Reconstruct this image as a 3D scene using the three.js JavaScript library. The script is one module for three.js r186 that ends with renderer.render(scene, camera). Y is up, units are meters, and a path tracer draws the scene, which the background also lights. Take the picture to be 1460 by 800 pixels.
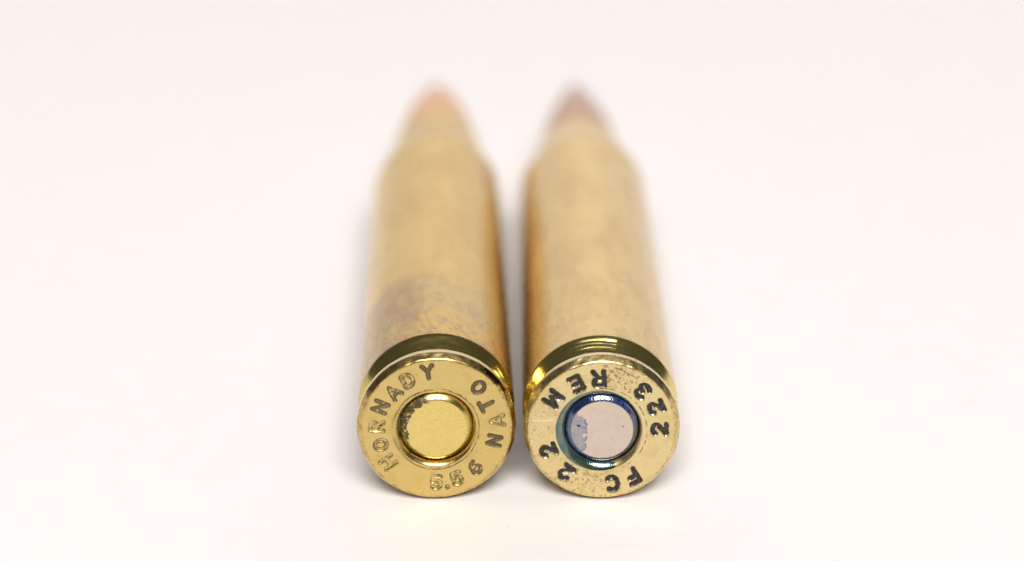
import * as THREE from 'three';
import { RectAreaLightUniformsLib } from 'three/addons/lights/RectAreaLightUniformsLib.js';
import { createNoise3D } from 'simplex-noise';

// ------------------------------------------------------------------ camera, lamps, exposure
const MM = 0.001, RAD = Math.PI / 180;
const scene = new THREE.Scene();
scene.background = new THREE.Color().setRGB(0.068, 0.066, 0.064);      // the dim room round the lit table
const camera = new THREE.PerspectiveCamera(16.37, 1024 / 561, 0.01, 10);
camera.position.set(0, 70.62 * MM, 108.33 * MM);
camera.rotation.set(-10.6 * RAD, 0, 0);
camera.setViewOffset(1024, 561, 0, 837.2 / 800 * 561, 1024, 561);      // a shifted lens: the picture lies well below the optical axis
camera.focus = 118.9 * MM;
camera.userData.fStop = camera.getFocalLength() / 5.0;                // a 5 mm wide aperture
camera.updateProjectionMatrix();
const renderer = new THREE.WebGLRenderer({ antialias: true });
renderer.toneMapping = THREE.LinearToneMapping;
renderer.toneMappingExposure = 1.0;
renderer.shadowMap.enabled = true;
RectAreaLightUniformsLib.init();
const KEY = { elev: 51.5, dist: 1.2, w: 0.72, h: 0.46, power: 19.6 };
const keyAt = new THREE.Vector3(0.05, Math.sin(KEY.elev * RAD) * KEY.dist, Math.cos(KEY.elev * RAD) * KEY.dist);
const key = new THREE.RectAreaLight(new THREE.Color().setRGB(1, 0.985, 0.97), KEY.power, KEY.w, KEY.h);
key.position.copy(keyAt); key.lookAt(0, 0, -0.02); key.castShadow = true;
key.name = 'softbox_light';
scene.add(key);

// ------------------------------------------------------------------ helpers
let seed = 20231;
const rnd = () => { seed = (seed * 1664525 + 1013904223) >>> 0; return seed / 4294967296; };
const n3 = createNoise3D(rnd);
const fbm = (x, y, z, oct = 4) => { let s = 0, a = 0.5, f = 1; for (let i = 0; i < oct; i++) { s += a * n3(x * f, y * f, z * f + i * 7.3); a *= 0.5; f *= 2.03; } return s; };
const clamp = (x, a = 0, b = 1) => Math.min(b, Math.max(a, x));
const sst = (a, b, x) => { const t = clamp((x - a) / (b - a)); return t * t * (3 - 2 * t); };
const mix = (a, b, t) => a + (b - a) * t;
const mix3 = (a, b, t) => [mix(a[0], b[0], t), mix(a[1], b[1], t), mix(a[2], b[2], t)];
const enc = (c) => 255 * clamp(c <= 0.0031308 ? c * 12.92 : 1.055 * Math.pow(c, 1 / 2.4) - 0.055);
// two maps: colour, and relief / roughness / metalness in the channels r / g / b
function maps(w, h, fn, wrap) {
  const c = new Uint8Array(w * h * 4), o = new Uint8Array(w * h * 4);
  for (let j = 0; j < h; j++) for (let i = 0; i < w; i++) {
    const r = fn((i + 0.5) / w, (j + 0.5) / h), k = (j * w + i) * 4;
    c[k] = enc(r.c[0]); c[k + 1] = enc(r.c[1]); c[k + 2] = enc(r.c[2]); c[k + 3] = 255;
    o[k] = 255 * clamp(r.b ?? 0.5); o[k + 1] = 255 * clamp(r.r); o[k + 2] = 255 * clamp(r.m ?? 1); o[k + 3] = 255;
  }
  return [c, o].map((d, q) => {
    const t = new THREE.DataTexture(d, w, h, THREE.RGBAFormat);
    t.magFilter = THREE.LinearFilter; t.minFilter = THREE.LinearFilter;
    t.wrapS = t.wrapT = wrap ?? THREE.ClampToEdgeWrapping;
    if (!q) t.colorSpace = THREE.SRGBColorSpace;
    t.needsUpdate = true; return t;
  });
}
function mapped(name, [map, orm], bump, more = {}) {
  return new THREE.MeshPhysicalMaterial({ name, map, roughness: 1, roughnessMap: orm, metalness: 1, metalnessMap: orm, bumpMap: orm, bumpScale: bump * MM, ...more });
}
// a surface turned about the z axis: at(i, theta) gives [r, z] in mm; rows run from the middle outwards (or front to back)
function turned(rows, cols, at, { uv, keep, lift = 0, along }) {
  const P = new Float64Array(rows * cols * 3);
  for (let i = 0; i < rows; i++) for (let j = 0; j < cols; j++) {
    const th = (j / cols) * 2 * Math.PI, [r, z] = at(i, th), k = (i * cols + j) * 3;
    P[k] = r * Math.cos(th); P[k + 1] = r * Math.sin(th) + lift; P[k + 2] = z;
  }
  const N = new Float64Array(rows * cols * 3), g = (i, j, c) => P[(i * cols + ((j + cols) % cols)) * 3 + c];
  for (let i = 0; i < rows; i++) for (let j = 0; j < cols; j++) {
    const a = Math.max(i - 1, 0), b = Math.min(i + 1, rows - 1), u = [], v = [];
    for (let c = 0; c < 3; c++) { u.push(g(b, j, c) - g(a, j, c)); v.push(g(i, j + 1, c) - g(i, j - 1, c)); }
    let n = [u[1] * v[2] - u[2] * v[1], u[2] * v[0] - u[0] * v[2], u[0] * v[1] - u[1] * v[0]];
    const l = Math.hypot(...n) || 1;
    for (let c = 0; c < 3; c++) N[(i * cols + j) * 3 + c] = n[c] / l;
  }
  // split the cells over one or more geometries
  const out = new Map();
  for (let i = 0; i < rows - 1; i++) for (let j = 0; j < cols; j++) {
    const th = ((j + 0.5) / cols) * 2 * Math.PI, to = keep ? keep(i, th) : 0;
    if (to === null || to === undefined || to === false) continue;
    if (!out.has(to)) out.set(to, { pos: [], nor: [], uv: [], idx: [], seen: new Map() });
    const G = out.get(to), vert = (a, b) => {
      const id = a * (cols + 1) + b;
      if (G.seen.has(id)) return G.seen.get(id);
      const k = (a * cols + (b % cols)) * 3, n = G.pos.length / 3;
      G.pos.push(P[k] * MM, P[k + 1] * MM, P[k + 2] * MM); G.nor.push(N[k], N[k + 1], N[k + 2]);
      if (uv === 'face') { const x = P[k], y = P[k + 1] - lift, f = along ? along(a, Math.hypot(x, y)) / Math.hypot(x, y) : 1; G.uv.push(x * f / 12 + 0.5, y * f / 12 + 0.5); } else G.uv.push(b / cols, -P[k + 2] / 60);
      G.seen.set(id, n); return n;
    };
    const a = vert(i, j), b = vert(i + 1, j), c = vert(i + 1, j + 1), d = vert(i, j + 1);
    G.idx.push(a, b, c, a, c, d);
  }
  const geo = new Map();
  for (const [k, G] of out) {
    const q = new THREE.BufferGeometry();
    q.setAttribute('position', new THREE.Float32BufferAttribute(G.pos, 3));
    q.setAttribute('normal', new THREE.Float32BufferAttribute(G.nor, 3));
    q.setAttribute('uv', new THREE.Float32BufferAttribute(G.uv, 2));
    q.setIndex(G.idx); geo.set(k, q);
  }
  return geo;
}
// a polyline with its corners rounded and its spans cut finely: list of [r, z, roundness]
function profile(pts, step) {
  const o = [];
  pts.forEach((p, i) => {
    const a = pts[i - 1], b = pts[i + 1], q = p[2] || 0;
    if (!a || !b || !q) { o.push([p[0], p[1]]); return; }
    const la = Math.hypot(a[0] - p[0], a[1] - p[1]), lb = Math.hypot(b[0] - p[0], b[1] - p[1]);
    const s = [p[0] + (a[0] - p[0]) / la * q, p[1] + (a[1] - p[1]) / la * q], e = [p[0] + (b[0] - p[0]) / lb * q, p[1] + (b[1] - p[1]) / lb * q];
    for (let k = 0; k <= 6; k++) { const t = k / 6; o.push([0, 1].map((c) => (1 - t) * (1 - t) * s[c] + 2 * t * (1 - t) * p[c] + t * t * e[c])); }
  });
  const r = [o[0]];
  for (let i = 1; i < o.length; i++) {
    const n = Math.max(1, Math.ceil(Math.hypot(o[i][0] - o[i - 1][0], o[i][1] - o[i - 1][1]) / step));
    for (let k = 1; k <= n; k++) r.push([mix(o[i - 1][0], o[i][0], k / n), mix(o[i - 1][1], o[i][1], k / n)]);
  }
  return r;
}
function part(name, geometry, m, parent, label) {
  const o = new THREE.Mesh(geometry, m); o.name = name; o.castShadow = o.receiveShadow = true; parent.add(o);
  if (label) o.userData.label = label;
  return o;
}

// ------------------------------------------------------------------ stamping font: strokes in a box 1 high, centred
const arc = (cx, cy, rx, ry, a0, a1, n = 12) => Array.from({ length: n + 1 }, (_, i) => { const a = (a0 + (a1 - a0) * i / n) * RAD; return [cx + rx * Math.cos(a), cy + ry * Math.sin(a)]; });
const FONT = {
  H: [[[-.36, -.5], [-.36, .5]], [[.36, -.5], [.36, .5]], [[-.36, 0], [.36, 0]]],
  O: [arc(0, 0, .4, .5, 0, 360, 24)],
  R: [[[-.33, -.5], [-.33, .5], [.05, .5], ...arc(.05, .25, .29, .25, 80, -80, 8), [.05, 0], [-.33, 0]], [[.02, 0], [.36, -.5]]],
  N: [[[-.36, -.5], [-.36, .5], [.36, -.5], [.36, .5]]],
  A: [[[-.4, -.5], [0, .5], [.4, -.5]], [[-.24, -.16], [.24, -.16]]],
  D: [[[-.36, -.5], [-.36, .5], [0, .5], ...arc(0, 0, .38, .5, 85, -85, 10), [0, -.5], [-.36, -.5]]],
  Y: [[[-.38, .5], [0, .02], [.38, .5]], [[0, .02], [0, -.5]]],
  T: [[[-.4, .5], [.4, .5]], [[0, .5], [0, -.5]]],
  E: [[[.32, .5], [-.34, .5], [-.34, -.5], [.32, -.5]], [[-.34, .02], [.22, .02]]],
  M: [[[-.45, -.5], [-.4, .5], [0, -.2], [.4, .5], [.45, -.5]]],
  F: [[[.32, .5], [-.34, .5], [-.34, -.5]], [[-.34, .04], [.2, .04]]],
  C: [arc(0, 0, .4, .5, 48, 312, 18)],
  2: [[...arc(0, .22, .34, .28, 165, -30, 10), [-.36, -.5], [.38, -.5]]],
  3: [arc(-.04, .25, .33, .25, 150, -90, 9), arc(-.04, -.25, .37, .26, 90, -150, 9)],
  5: [[[.32, .5], [-.26, .5], [-.31, .06], ...arc(-.02, -.18, .36, .32, 125, -150, 11)]],
  6: [arc(0, -.2, .34, .3, 0, 360, 18), [[-.33, -.15], [-.26, .2], [-.02, .44], [.22, .5]]],
  '.': [[[0, -.03], [0, .03]]],
};
// each stamp: [character, radius, angle, height, out (+1: its top points outwards), stain 0..1, tilt]
function stamps(list, hw) {
  return list.map(([ch, r, deg, h, out, stain, tilt = 0]) => {
    const a = deg * RAD, cx = r * Math.cos(a), cy = r * Math.sin(a), turn = a - Math.PI / 2 + (out < 0 ? Math.PI : 0) + tilt * RAD, c = Math.cos(turn), s = Math.sin(turn);
    const seg = [];
    for (const line of FONT[ch]) {
      const q = line.map(([x, y]) => [cx + (x * c - y * s) * h, cy + (x * s + y * c) * h]);
      for (let i = 1; i < q.length; i++) seg.push([...q[i - 1], ...q[i]]);
    }
    return { ch, cx, cy, seg, stain, reach: h * 0.75 + hw + 0.3 };
  });
}
function near(L, x, y) {
  let best = 9, who = -1;
  for (let k = 0; k < L.length; k++) {
    const l = L[k];
    if (Math.abs(x - l.cx) > l.reach || Math.abs(y - l.cy) > l.reach) continue;
    for (const [x0, y0, x1, y1] of l.seg) {
      const dx = x1 - x0, dy = y1 - y0, t = clamp(((x - x0) * dx + (y - y0) * dy) / (dx * dx + dy * dy + 1e-9));
      const d = Math.hypot(x - x0 - t * dx, y - y0 - t * dy);
      if (d < best) { best = d; who = k; }
    }
  }
  return [best, who];
}

// ------------------------------------------------------------------ the table: a sweep of white paper
{
  const prof = [];
  for (const z of [0.9, 0.5, 0.2, 0.1, 0.05, 0, -0.05, -0.1, -0.2]) prof.push([z, 0]);
  for (let i = 0; i <= 16; i++) { const a = i / 16 * Math.PI / 2; prof.push([-0.28 - 0.16 * Math.sin(a), 0.16 - 0.16 * Math.cos(a)]); }
  prof.push([-0.44, 0.5], [-0.44, 0.8]);
  const pos = [], uv = [], idx = [], nx = 12; let run = 0;
  prof.forEach(([z, y], i) => {
    if (i) run += Math.hypot(z - prof[i - 1][0], y - prof[i - 1][1]);
    for (let k = 0; k <= nx; k++) { const x = (k / nx - 0.5) * 1.6; pos.push(x, y, z); uv.push(x / 0.13 + 0.5, (run - 0.9) / 0.13 + 0.5); }
  });
  for (let i = 0; i < prof.length - 1; i++) for (let k = 0; k < nx; k++) { const a = i * (nx + 1) + k, b = a + nx + 1; idx.push(a, a + 1, b + 1, a, b + 1, b); }
  const g = new THREE.BufferGeometry();
  g.setAttribute('position', new THREE.Float32BufferAttribute(pos, 3)); g.setAttribute('uv', new THREE.Float32BufferAttribute(uv, 2)); g.setIndex(idx); g.computeVertexNormals();
  // faint grey scuffs on the paper: [x, z (mm), length, angle, width, strength]
  const scuffs = [[-0.9, 2.2, 1.3, 12, .09, .13], [-0.2, 2.5, .7, 40, .12, .15], [1.0, 1.3, 2.6, 3, .05, .10], [-1.3, 7.6, 1.1, -18, .06, .14], [7, 4.4, 3.2, 2, .22, .05], [9.6, 3.5, 2, -5, .18, .05], [22, 6, 2, 14, .1, .05], [-15, 9, 1.6, 60, .08, .05], [31, -12, 3, 50, .3, .06]];
  const m = maps(2048, 2048, (u, v) => {
    const x = (u - 0.5) * 130, z = -(v - 0.5) * 130;
    let d = 0;
    for (const [sx, sz, len, ang, w, st] of scuffs) {
      const c = Math.cos(ang * RAD), s = Math.sin(ang * RAD), dx = x - sx, dz = z - sz;
      if (Math.abs(dx) > 4 || Math.abs(dz) > 4) continue;
      const a = dx * c - dz * s, b = dx * s + dz * c + 0.08 * Math.sin(a * 3);
      d = Math.max(d, st * sst(len / 2, len / 2 - 0.3, Math.abs(a)) * sst(w, w * 0.3, Math.abs(b)) * sst(-.5, .4, n3(x * 5, z * 5, 3)));
    }
    const grain = 0.012 * fbm(x * 0.25, z * 0.25, 1, 3) + 0.012 * n3(x * 6, z * 6, 9);
    const k = (1 + grain) * (1 - d);
    return { c: [0.752 * k, 0.726 * k, 0.717 * k], r: 0.55 + 0.1 * n3(x * .3, z * .3, 5), m: 0, b: 0.5 + 0.25 * fbm(x * 4, z * 4, 2, 3) };
  }, THREE.MirroredRepeatWrapping);
  const t = part('tabletop', g, mapped('white_paper', m, 0.006), scene);
  t.userData = { kind: 'structure', label: 'white paper sweep under and behind the cartridges' };
}

// ------------------------------------------------------------------ the cartridges
const ECC = (base, k, deg) => (th) => base + k * Math.cos(th - deg * RAD);
function cartridge(o) {
  const t = new THREE.Group(); t.name = o.name; t.userData = { label: o.label, category: 'cartridge', group: 'brass cartridges lying side by side' };
  t.position.set(o.x * MM, 0, 0); t.rotation.order = 'YXZ'; t.rotation.set(-Math.asin((o.R - o.S) / 33), o.yaw * RAD, 0);
  scene.add(t);
  const lift = o.R, L = stamps(o.stamps, o.hw), mouth = o.mouth;
  // --- face, bevel and rim, with the lettering sunk into it
  const fixed = profile([[4.40, 0], [o.R - .27, 0, .09], [o.R, -.38, .04], [o.R, -.72, .04], [o.R - .12, -.86, .04], [o.R - .4, -.9]], 0.05);
  const NC = 14, NF = 84, cols = 1080;
  const z0 = (x, y) => 0.010 * n3(x * .35, y * .35, o.seed) + 0.0022 * n3(x * 1.3, y * 1.3, o.seed + 4);
  const head = (i, th) => {
    const rc = mouth(th);
    if (i < 3) return [[2.28, -1.0], [2.285, -.75], [2.29, -.55]][i];
    if (i < 3 + NC) {                                              // rounded mouth of the primer pocket
      const q = (i - 3 + 1) / NC, a = q * Math.PI / 2;
      return [2.29 + (rc - 2.29) * (0.45 * (1 - Math.cos(a)) + 0.55 * q), -o.dip * (1 - (0.55 * Math.sin(a) + 0.45 * q)) + (q >= 1 ? z0(rc * Math.cos(th), rc * Math.sin(th)) : 0)];
    }
    if (i < 3 + NC + NF) {
      const r = mix(rc, 4.40, (i - 3 - NC + 1) / NF), x = r * Math.cos(th), y = r * Math.sin(th), [d] = near(L, x, y);
      const w = d + 0.01 * n3(x * 4, y * 4, o.seed + 8);
      const cut = sst(o.hw + 0.06, o.hw * .15, w), burr = sst(.1, .0, Math.abs(w - o.hw - .09));
      const crimp = o.crimp ? 0.03 * sst(.05, .0, Math.abs(r - rc - .14 - .03 * Math.sin(3 * th))) : 0;
      return [r, z0(x, y) - o.depth * cut * (0.9 + 0.15 * n3(x * 2, y * 2, 2)) + 0.005 * burr - crimp];
    }
    const k = i - 3 - NC - NF, f = fixed[Math.min(k, fixed.length - 1)], fade = sst(4.6, 4.3, f[0]) * (f[1] > -.02 ? 1 : 0);
    let cut = 0;
    if (f[1] > -0.03) { const [d] = near(L, f[0] * Math.cos(th), f[0] * Math.sin(th)); cut = o.depth * sst(o.hw + 0.06, o.hw * .15, d); }
    const dent = k > 2 ? 0.012 * n3(f[0] * Math.cos(th) * 1.2, f[0] * Math.sin(th) * 1.2, o.seed + 30 + f[1] * 2) : 0;
    return [f[0] + dent, f[1] + z0(f[0] * Math.cos(th), f[0] * Math.sin(th)) - cut + dent * 0.5];
  };
  const rows = 3 + NC + NF + fixed.length;
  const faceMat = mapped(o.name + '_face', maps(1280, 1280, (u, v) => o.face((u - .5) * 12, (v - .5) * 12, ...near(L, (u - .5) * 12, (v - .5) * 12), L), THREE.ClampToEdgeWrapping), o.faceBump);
  const path = [fixed[0][0]]; for (let i = 1; i < fixed.length; i++) path.push(path[i - 1] + Math.hypot(fixed[i][0] - fixed[i - 1][0], fixed[i][1] - fixed[i - 1][1]));
  const geos = turned(rows, cols, head, { uv: 'face', lift, along: (i, r) => (i >= rows - fixed.length ? path[i - rows + fixed.length] : r), keep: (i, th) => {
    if (i < 3 + NC) return 'head';
    const [r] = head(i, th); if (r > 4.7) return 'head';
    const [d, who] = near(L, r * Math.cos(th), r * Math.sin(th));
    return d < o.hw ? who : 'head';
  } });
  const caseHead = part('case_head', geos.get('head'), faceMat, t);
  L.forEach((l, k) => { if (geos.has(k)) part(l.ch === '.' ? 'stamped_point' : /\d/.test(l.ch) ? 'stamped_digit' : 'stamped_letter', geos.get(k), faceMat, caseHead); });
  // --- extractor groove
  const gp = profile([[o.R - .38, -.9], [4.24, -1.0, .05], [4.2, -1.62, .12], [o.B - .06, -2.52, .03], [o.B - .02, -2.60]], 0.04);
  part('extractor_groove', turned(gp.length, 480, (i, th) => [gp[i][0] - (o.ledge ? o.ledge(th) * (.043 + .010 * Math.sin(gp[i][1] * 31 + 1.2 * n3(th * 2, 1, 3))) * sst(.5, .15, Math.abs(gp[i][1] + 2.1)) : 0) + 0.006 * n3(Math.cos(th) * 3, Math.sin(th) * 3, gp[i][1] * 3), gp[i][1]], { uv: 'turned', lift }).get(0), o.grooveMat, t);
  // --- case body, shoulder, neck
  const bp = profile([[o.B - .03, -2.59], [o.B, -2.66, .03], [o.S, -33.0, .5], [3.62, -37.0, .8], [3.42, o.end, .1], [3.37, o.end - .05], [3.2, o.end - .05], [3.15, o.end + .2]], 0.5);
  part('case_body', turned(bp.length, 200, (i, th) => [bp[i][0] + 0.012 * n3(Math.cos(th) * 1.5, Math.sin(th) * 1.5, bp[i][1] * .2 + o.seed), bp[i][1]], { uv: 'turned', lift }).get(0), o.bodyMat, t);
  // --- bullet
  const bl = [[3.17, o.end + .4], [3.17, o.end - .2]];
  for (let i = 1; i <= 24; i++) { const q = i / 24; bl.push([0.5 + 2.67 * Math.pow(1 - q ** 1.6, 0.95), o.end - .2 - q * (o.tip + o.end + .2 - .3)]); }
  for (let i = 1; i <= 8; i++) { const a = i / 8 * Math.PI / 2; bl.push([0.5 * Math.cos(a), -(o.tip - .3) - .3 * Math.sin(a)]); }
  part('bullet', turned(bl.length, 120, (i) => bl[i], { uv: 'turned', lift }).get(0), o.bulletMat, t);
  // --- primer: a flat cup with a rounded shoulder
  const pr = [];
  const PR = 2.25, TILT = [[0, 22], [.12, 32], [.6, 47], [.85, 68], [1, 88]], run = [[0, 0]];
  for (let i = 0; i < 60; i++) {                                     // the shoulder by its slope, from the flat outwards
    const q = (i + .5) / 60, k = TILT.findIndex((p) => p[0] >= q), [q0, a0] = TILT[k - 1], [q1, a1] = TILT[k], al = mix(a0, a1, (q - q0) / (q1 - q0)) * RAD;
    run.push([run[i][0] + Math.cos(al), run[i][1] - Math.sin(al)]);
  }
  const shoulder = (q) => { const p = run[Math.round(q * 60)], f = (PR - o.flat) / run[60][0]; return [o.flat + p[0] * f, p[1] * f]; };
  for (let i = 0; i <= 20; i++) pr.push([Math.max(1e-4, o.flat * i / 20), 0]);
  for (let i = 1; i <= 18; i++) pr.push(shoulder(i / 18));
  pr.push([2.252, -.75], [2.252, -1.0]);
  const flatZ = (x, y) => 0.003 * n3(x * .4, y * .4, o.seed + 60);
  const rim = (r, z, th) => [r, z - o.sunk + flatZ(r * Math.cos(th), r * Math.sin(th)) * sst(2.2, 1.6, r)];
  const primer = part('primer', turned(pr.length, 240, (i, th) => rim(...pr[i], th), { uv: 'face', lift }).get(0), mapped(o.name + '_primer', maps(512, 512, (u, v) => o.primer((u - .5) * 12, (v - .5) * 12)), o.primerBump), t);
  // floor of the gap round the primer
  part('primer_pocket', turned(3, 120, (i) => [[2.24, -.60], [2.27, -.62], [2.295, -.60]][i], { uv: 'face', lift }).get(0), o.grooveMat, t);
  if (o.sealant) {
    const sp = [];
    for (let i = 0; i <= 14; i++) { const [a, b] = shoulder(.04 + .96 * i / 14); sp.push([0, a + .01, b + .012 - o.sunk]); }
    sp.push([0, 2.266, -.6], [0, 2.28, -.6], [1, 0, -.44]);
    for (let i = 1; i <= NC; i++) sp.push([1, i / NC, 0]);
    part('sealant_ring', turned(sp.length, 360, (i, th) => {
      const [k, a, z] = sp[i];
      if (!k) return [a, z];
      const q = a, e = q * Math.PI / 2, rc = mouth(th);
      return [2.29 + (rc - 2.29) * (0.45 * (1 - Math.cos(e)) + 0.55 * q) + (q ? 0 : 0) - .008, -o.dip * (1 - (0.55 * Math.sin(e) + 0.45 * q)) + .014];
    }, { uv: 'face', lift, keep: (i, th) => (i < 16 || o.sealant(th, sp[i][1]) ? 0 : null) }).get(0), o.sealantMat, primer, 'glossy blue sealant round the silver primer');
  }
  return t;
}

// --- finishes -----------------------------------------------------
const YELLOW = [0.63, 0.47, 0.175], PALE = [0.72, 0.575, 0.29], SOOT = [0.03, 0.024, 0.014], UMBER = [0.13, 0.085, 0.03];
const angle = (x, y) => (Math.atan2(y, x) / RAD + 360) % 360;
function leftFace(x, y, d, who, L) {
  const r = Math.hypot(x, y), a = angle(x, y), hw = 0.125;
  let c = mix3(YELLOW, [0.57, 0.40, 0.14], sst(-.1, .6, fbm(x * .6, y * .6, 3)) * .6), rough = 0.25 + 0.06 * fbm(x * 1.2, y * 1.2, 6), m = 1, b = 0.5 + 0.35 * fbm(x * 5, y * 5, 7, 3);
  // fine brown specks
  const sp = sst(.42, .6, fbm(x * 4, y * 4, 11, 3) + .12 * n3(x * .7, y * .7, 12)) * .65 + sst(.62, .8, n3(x * 11, y * 11, 13)) * .4 * sst(-.2, .5, n3(x * .9, y * .9, 14));
  c = mix3(c, UMBER, clamp(sp) * .5);
  if (r > 2.2 && r < 2.75) {                                                 // dirt round the pocket mouth, ragged
    const on = sst(-.05, .25, fbm(Math.cos(a * RAD) * 2.2, Math.sin(a * RAD) * 2.2, r * 2.5 + 20, 4) + .18 * Math.cos((a - 135) * RAD) * .8);
    const line = sst(.05, .01, Math.abs(r - 2.62 - .03 * n3(x, y, 2)));
    c = mix3(c, SOOT, clamp(on * .12 + line * .6 * sst(-.4, .3, n3(x * 2, y * 2, 8)))); rough += .1 * on;
  }
  if (r > 4.45) {                                                            // worn and browned bevel, plus a black reflection painted in at upper right
    const wv = sst(-.2, .4, fbm(x * 1.5, y * 1.5, 31)) * sst(5.1, 4.95, r); c = mix3(c, [0.45, 0.25, 0.07], wv * .55);
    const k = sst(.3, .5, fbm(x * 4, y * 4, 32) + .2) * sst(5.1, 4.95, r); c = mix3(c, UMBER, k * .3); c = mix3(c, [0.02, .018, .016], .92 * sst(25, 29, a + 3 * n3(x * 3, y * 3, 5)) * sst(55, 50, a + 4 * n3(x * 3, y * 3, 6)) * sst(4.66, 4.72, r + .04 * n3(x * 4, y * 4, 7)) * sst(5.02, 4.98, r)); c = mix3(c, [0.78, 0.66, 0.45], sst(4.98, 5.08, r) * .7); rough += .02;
  }
  if (who >= 0) {
    const s = L[who].stain, n = fbm(x * 2.2, y * 2.2, 41, 2), w = d + .025 * n3(x * 4, y * 4, 42);
    const fill = sst(hw + .02, hw - .04, w) * sst(-.25, .05, s - .55 + n * .7), edge = sst(.05, .015, Math.abs(w - hw * .9)) * sst(-.5, .2, n + s - .3);
    const k = clamp(fill * (.55 + .4 * s) + edge * (.4 + .4 * s));
    c = mix3(c, mix3([0.10, 0.066, 0.025], SOOT, s * .6), k); rough = mix(rough, .5, k); m = 1 - .75 * k;
  }
  return { c, r: rough, m, b };
}
function rightFace(x, y, d, who, L) {
  const r = Math.hypot(x, y), a = angle(x, y), hw = 0.17;
  let c = mix3(PALE, [0.63, 0.48, 0.21], sst(-.05, .5, fbm(x * .7, y * .7, 103)) * .6), rough = 0.29 + 0.07 * fbm(x * 1.2, y * 1.2, 106), m = 1, b = 0.5 + 0.35 * fbm(x * 5, y * 5, 107, 3);
  // grimy patches: between R and 3, and lower left
  const patch = Math.max(sst(26, 10, Math.abs(a - 72)) * sst(2.7, 3, r), .75 * sst(40, 10, Math.abs(a - 252)), .35 * sst(60, 20, Math.abs(a - 170)));
  const sp = sst(.12, .5, fbm(x * 2.8, y * 2.8, 111, 4) + .28 * patch - .18);
  c = mix3(c, [0.16, 0.105, 0.045], clamp(sp * (.25 + .4 * patch))); rough += .15 * sp * patch;
  const pit = sst(.35, .8, n3(x * 8, y * 8, 113)) * patch; c = mix3(c, [.12, .08, .04], pit * .55); b -= .2 * pit;
  c = mix3(c, UMBER, sst(.6, .95, n3(x * 9, y * 9, 115)) * .3);
  // a bright scratch on the left
  const sc = sst(.05, .015, Math.abs(y - .62 - .06 * (x + 4) + .03 * Math.sin(x * 5))) * (x < -2.9 && x > -4.3 ? 1 : 0); c = mix3(c, [0.95, .84, .6], sc * .6); b -= sc * .4;
  const sc2 = sst(.04, .01, Math.abs(y - 3.75 - .35 * Math.cos((x - .8) * 2))) * (x > .7 && x < 2.1 ? 1 : 0); c = mix3(c, UMBER, sc2 * .8);
  const ring = sst(.045, .01, Math.abs(r - 2.78 - .05 * Math.cos((a - 190) * RAD))) * sst(120, 60, Math.abs(((a - 20 + 540) % 360) - 180)) * sst(-.5, .2, n3(x * 2, y * 2, 77)); c = mix3(c, UMBER, ring * .9);
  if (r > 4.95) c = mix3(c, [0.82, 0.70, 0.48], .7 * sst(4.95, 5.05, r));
  else if (r > 4.38) { const wv = sst(-.2, .4, fbm(x * 1.5, y * 1.5, 131)); c = mix3(c, [0.62, 0.40, 0.10], wv * .6); const k = sst(.3, .5, fbm(x * 4, y * 4, 132) + .12); c = mix3(c, UMBER, k * .5); }
  if (who >= 0) {
    const n = fbm(x * 5, y * 5, 141, 3), w = d + .035 * n3(x * 4, y * 4, 142);
    const k = sst(hw + .02, hw - .04, w) * sst(-.75, -.35, n + .3 * L[who].stain);
    c = mix3(c, mix3([0.012, 0.01, 0.009], [0.2, .15, .08], sst(.45, .6, n3(x * 10, y * 10, 143)) * .6), k); rough = mix(rough, .38, k); m = 1 - .85 * k;
  }
  return { c, r: rough, m, b };
}
function leftPrimer(x, y) {
  const r = Math.hypot(x, y), a = angle(x, y);
  let c = mix3([0.74, 0.575, 0.20], [0.71, 0.54, 0.175], sst(-.4, .6, fbm(x * 2, y * 2, 201))), rough = .25 + .05 * fbm(x * 2, y * 2, 202), m = 1, b = .5 + .3 * fbm(x * 6, y * 6, 203, 3);
  c = mix3(c, UMBER, sst(.5, .75, n3(x * 9, y * 9, 204)) * .3);
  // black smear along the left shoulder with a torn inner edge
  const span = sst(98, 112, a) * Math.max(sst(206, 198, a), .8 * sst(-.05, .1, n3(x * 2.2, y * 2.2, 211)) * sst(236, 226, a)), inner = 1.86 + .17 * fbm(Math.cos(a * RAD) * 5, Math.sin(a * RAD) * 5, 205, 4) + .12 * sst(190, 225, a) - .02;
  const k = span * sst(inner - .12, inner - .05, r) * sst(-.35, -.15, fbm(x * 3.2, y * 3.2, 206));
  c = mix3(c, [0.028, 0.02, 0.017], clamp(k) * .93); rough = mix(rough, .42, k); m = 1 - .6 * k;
  if (r > 1.86) { const w = sst(.1, .5, n3(x * 12, y * 12, 208)) * .4; c = mix3(c, UMBER, w); b += w * .5; }
  return { c, r: rough, m, b };
}
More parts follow.
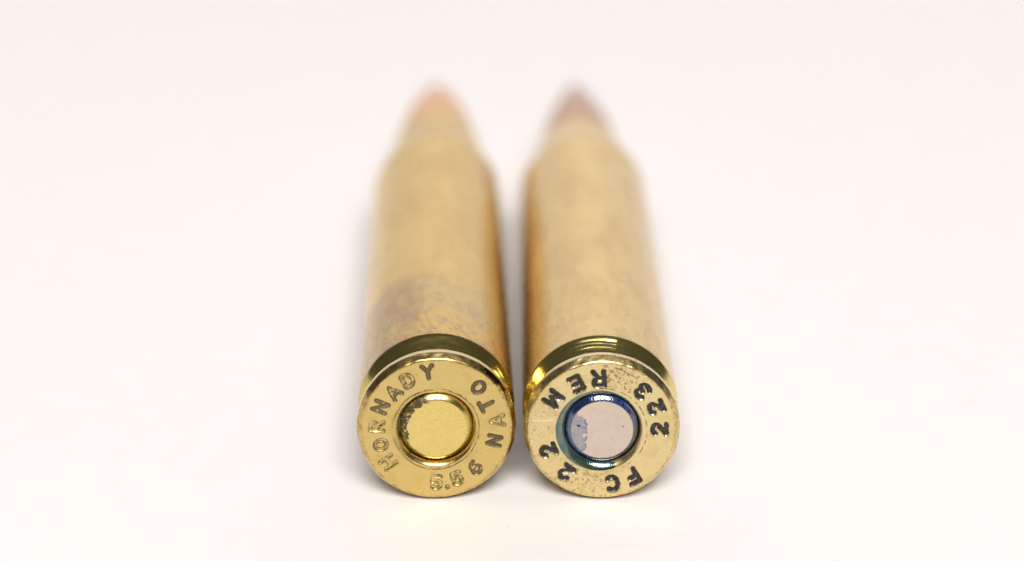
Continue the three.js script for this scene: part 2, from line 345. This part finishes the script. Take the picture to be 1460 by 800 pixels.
function rightPrimer(x, y) {
  const r = Math.hypot(x, y);
  let c = mix3([0.63, 0.515, 0.435], [0.60, 0.49, 0.415], sst(-.3, .5, fbm(x * 1.5, y * 1.5, 301))), rough = .24 + .03 * fbm(x * 2, y * 2, 302), m = 1, b = .5 + .2 * fbm(x * 6, y * 6, 303, 3);
  // a blue-grey film of sealant that has crept over the left edge, in lobes
  const lobe = (cx, cy, s) => s - Math.hypot(x - cx, y - cy);
  const f = Math.max(lobe(-1.62, .36, .62), lobe(-1.30, .30, .34), lobe(-1.25, -.12, .36), lobe(-1.45, -.5, .5), lobe(-1.5, -.95, .52), lobe(-1.9, -.2, .7)) + .10 * fbm(x * 2.6, y * 2.6, 305) - Math.max(0, lobe(-1.12, -.36, .17)) * 3;
  const film = sst(-.02, .03, f) * (.75 + .25 * sst(-.3, .3, fbm(x * 4, y * 4, 309))), edge = sst(.07, .015, Math.abs(f)) * sst(-.3, .3, n3(x * 2, y * 2, 306) + .2);
  c = mix3(c, mix3([0.25, 0.255, 0.30], [0.17, 0.21, 0.29], sst(-.2, .4, fbm(x * 3, y * 3, 307))), film * .85);
  c = mix3(c, [0.05, 0.10, 0.26], clamp(edge) * .75);
  const sp = Math.max(sst(.10, .05, Math.hypot((x + 1.42) * .6, y - .27 + .1 * (x + 1.42))), sst(.07, .03, Math.hypot(x - 1.28, (y - .22) * .8 - .3 * (x - 1.28))) * .7, sst(.05, .02, Math.hypot(x - .62, y + .55)) * .4);
  c = mix3(c, [0.03, 0.04, 0.06], sp); rough = mix(rough, .4, film * .3); m = 1 - .3 * film;
  return { c, r: rough, m, b };
}
// brass of the case: brushed, dulled and stained as drawn; v is mm from the head, a the angle round the axis
function bodyMaps(base, dull, sd, mottled) {
  return maps(1024, 1024, (u, v) => {
    const a = u * 360, ca = Math.cos(a * RAD) * 4.7, sa = Math.sin(a * RAD) * 4.7, z = v * 60;
    const f = fbm(ca * .22, sa * .22, z * .12 + sd, 4), g = fbm(ca * .9, sa * .9, z * .5 + sd, 4), h = n3(ca * 3.5, sa * 3.5, z * .9 + sd), al = a * RAD * 4.75, q = n3((al * .6 + z * .8) * .9, (al * .8 - z * .6) * 5.5, sd);
    let c = mix3(base, dull, clamp(.35 + f * .9 + g * .35)), r = .27 + .05 * g;
    [c, r] = mottled(c, r, { a, z, f, g, h, q });
    return { c, r, m: 1, b: .5 + .25 * h + .25 * q };
  }, THREE.RepeatWrapping);
}
const leftBody = mapped('left_case_brass', bodyMaps([0.76, 0.555, 0.235], [0.67, 0.475, 0.205], 400, (c, r, { a, z, f, g, h, q }) => {
  const side = sst(70, 130, a + 30 * g), old = sst(11.5, 9.8, z + .8 * g + .8 * f) * sst(50, 130, a + 30 * g) ;
  c = mix3(c, [0.42, 0.30, 0.19], clamp(old * (.66 + .12 * g)));
  const green = sst(10.5, 8.5, z + 1.5 * g) * sst(4.5, 6, z + 1.5 * g) * (1 - side); c = mix3(c, [0.62, 0.51, 0.27], green * .55);
  const warm = sst(6, 4.5, z + 2 * g) * sst(150, 100, a + 20 * f); c = mix3(c, [0.77, 0.53, 0.19], warm * .5);
  const streak = sst(-.1, .6, q + .15 * h) * sst(8, 4, z); c = mix3(c, [0.38, 0.25, 0.12], streak * .5);
  const purple = sst(-.1, .6, g + .2 * h) * sst(9, 5, z); c = mix3(c, [0.46, 0.33, 0.26], purple * .35);
  return [c, r];
}), 0.003);
const rightBody = mapped('right_case_brass', bodyMaps([0.79, 0.60, 0.30], [0.70, 0.505, 0.24], 500, (c, r, { a, z, f, g, h, q }) => {
  const spot = sst(.35, .9, q * .6 + h * .35 + g * .35) * sst(10, 4, z); c = mix3(c, [0.34, 0.24, 0.13], spot * .5);
  const blot = sst(-.1, .5, g) * sst(28, 5, z); c = mix3(c, [0.62, 0.48, 0.26], blot * .3);
  const pink = sst(50, 20, a + 30 * f); c = mix3(c, [0.70, 0.52, 0.36], pink * .5);
  return [c, r];
}), 0.003);
const grooveMaps = (col, sd) => maps(512, 256, (u, v) => {
  const a = u * 2 * Math.PI, ca = Math.cos(a) * 4.4, sa = Math.sin(a) * 4.4, z = v * 60 / 1, lines = n3(ca * .25, sa * .25, z * 9 + sd), g = fbm(ca, sa, z * 2 + sd, 4);
  let c = mix3(col, [col[0] * .9, col[1] * .87, col[2] * .8], sst(-.3, .5, g + .4 * lines));
  c = mix3(c, [0.40, 0.10, 0.05], sst(.12, .05, Math.hypot((u * 360 - 48) * .06, z - 1.9)) * .8 * (sd > 700 ? 1 : 0));
  return { c, r: .2 + .05 * g, m: 1, b: .5 + .35 * lines };
}, THREE.RepeatWrapping);
const leftGroove = mapped('left_groove_brass', grooveMaps([0.74, 0.60, 0.20], 600), 0.01), rightGroove = mapped('right_groove_brass', grooveMaps([0.84, 0.70, 0.26], 720), 0.014);
const copper = (name, c, sd) => mapped(name, maps(256, 256, (u, v) => { const a = u * 2 * Math.PI, n = fbm(Math.cos(a) * 1.2, Math.sin(a) * 1.2, v * 20 + sd, 3); return { c: [c[0] * (1 + .1 * n), c[1] * (1 + .16 * n), c[2] * (1 + .2 * n)], r: .34 + .05 * n, b: .5 + .2 * n }; }, THREE.RepeatWrapping), .004);
const blue = mapped('blue_sealant', maps(512, 512, (u, v) => {
  const x = (u - .5) * 12, y = (v - .5) * 12, r = Math.hypot(x, y), n = fbm(x * 1.6, y * 1.6, 801), s = n3(x * 9, y * 9, 802);
  let c = r < 2.3 ? mix3([0.004, 0.010, 0.032], [0.012, 0.05, 0.17], sst(-.1, .5, n + .3 * s)) : mix3([0.03, 0.10, 0.12], [0.17, 0.20, 0.09], sst(-.35, .55, .6 * fbm(x * .7, y * .7, 811) + .25 * sst(.22, .05, Math.abs(r - 2.58)) * sst(0, -1.4, x)));
  return { c, r: .15 + .05 * n, m: r < 2.3 ? 0 : .75, b: .5 + .35 * s };
}), .010, { ior: 2.0, clearcoat: 1, clearcoatRoughness: .06 });

// --- left of the pair
cartridge({
  name: 'rifle_cartridge', label: 'brass cartridge with gold primer and brown stamped letters, left of the pair', x: -4.60, yaw: 2.14, R: 4.85, B: 4.84, S: 4.82, seed: 3,
  hw: .125, depth: .085, dip: .30, crimp: true, flat: 1.86, sunk: .03, tip: 53.9, end: -41.4, faceBump: .003, primerBump: .002, mouth: ECC(2.5, .04, 200),
  stamps: [['H', 3.64, 216.2, 0.80, 1, .25], ['O', 3.52, 196.3, 0.74, 1, .4], ['R', 3.61, 176.2, 0.78, 1, .3], ['N', 3.70, 155.7, 0.80, 1, .75], ['A', 3.55, 136.2, 0.80, 1, .7], ['D', 3.65, 117.8, 0.78, 1, .5], ['Y', 3.80, 97.5, 0.80, 1, .8],
    ['N', 3.63, 346.4, 0.76, -1, .9], ['A', 3.74, 7.2, 0.78, -1, .45], ['T', 3.43, 26.5, 0.78, -1, .8], ['O', 3.73, 46.1, 0.76, -1, .9],
    ['5', 3.57, 269.6, 0.78, -1, .35], ['.', 3.95, 279.5, 0.76, -1, .6], ['5', 3.56, 290.2, 0.78, -1, .45], ['6', 3.54, 311.5, 0.76, -1, .65]],
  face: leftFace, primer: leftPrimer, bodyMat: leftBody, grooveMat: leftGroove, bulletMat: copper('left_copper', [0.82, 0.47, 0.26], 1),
});
// --- right of the pair
cartridge({
  name: 'rifle_cartridge_001', label: 'pale brass cartridge with silver primer ringed in blue sealant, black stamped letters', x: 5.48, yaw: 0, R: 4.76, B: 4.81, S: 4.82, seed: 17,
  hw: .17, depth: .12, dip: .34, crimp: false, flat: 1.88, sunk: .05, tip: 53.7, end: -39.4, faceBump: .005, primerBump: .003, mouth: ECC(2.66, .17, 190),
  stamps: [['2', 3.49, 1.0, 0.83, -1, 1], ['2', 3.59, 24.7, 0.83, -1, 1], ['3', 3.54, 46.9, 0.83, -1, 1], ['R', 3.41, 93.6, 0.94, -1, 1], ['E', 3.45, 117.4, 0.87, -1, 1], ['M', 3.62, 144.9, 0.87, -1, .9],
    ['F', 3.63, 300.9, 0.87, 1, .8], ['C', 3.63, 280.1, 0.87, 1, .9], ['2', 3.58, 232.5, 0.83, 1, .9], ['2', 3.54, 202.5, 0.83, 1, .9]],
  ledge: (th) => sst(77, 78.5, th / RAD) * sst(116, 104, th / RAD),
  face: rightFace, primer: rightPrimer, bodyMat: rightBody, grooveMat: rightGroove, bulletMat: copper('right_copper', [0.60, 0.39, 0.28], 2), sealantMat: blue,
  sealant: (th, q) => { const a = th / RAD + 5 * n3(q * 2, 1, 2); return a > 48 && a < 287; },
});

// ------------------------------------------------------------------ the softbox above and behind the camera
{
  const s = new THREE.Group(); s.name = 'softbox'; s.userData = { label: 'rectangular white softbox lamp above and behind the camera', category: 'lamp' };
  s.position.copy(keyAt); s.quaternion.copy(key.quaternion); scene.add(s);            // its -z side gives light, as the lamp's does
  const glow = new THREE.MeshStandardMaterial({ name: 'softbox_diffuser', color: 0xffffff, emissive: 0xffffff, emissiveIntensity: 1.2, roughness: .9 });
  const black = new THREE.MeshStandardMaterial({ name: 'black_cloth', color: new THREE.Color().setRGB(.03, .03, .03), roughness: .9 });
  const d = part('diffuser', new THREE.BoxGeometry(KEY.w, KEY.h, .004), glow, s); d.position.z = .004;
  const sh = new THREE.CylinderGeometry(.06, .5 * Math.SQRT2, .16, 4, 1, false); sh.rotateY(Math.PI / 4); sh.rotateX(Math.PI / 2); sh.scale(KEY.w + .01, KEY.h + .01, 1); sh.translate(0, 0, .09);
  part('shell', sh, black, s);
}
renderer.setSize(1024, 561);
renderer.render(scene, camera);
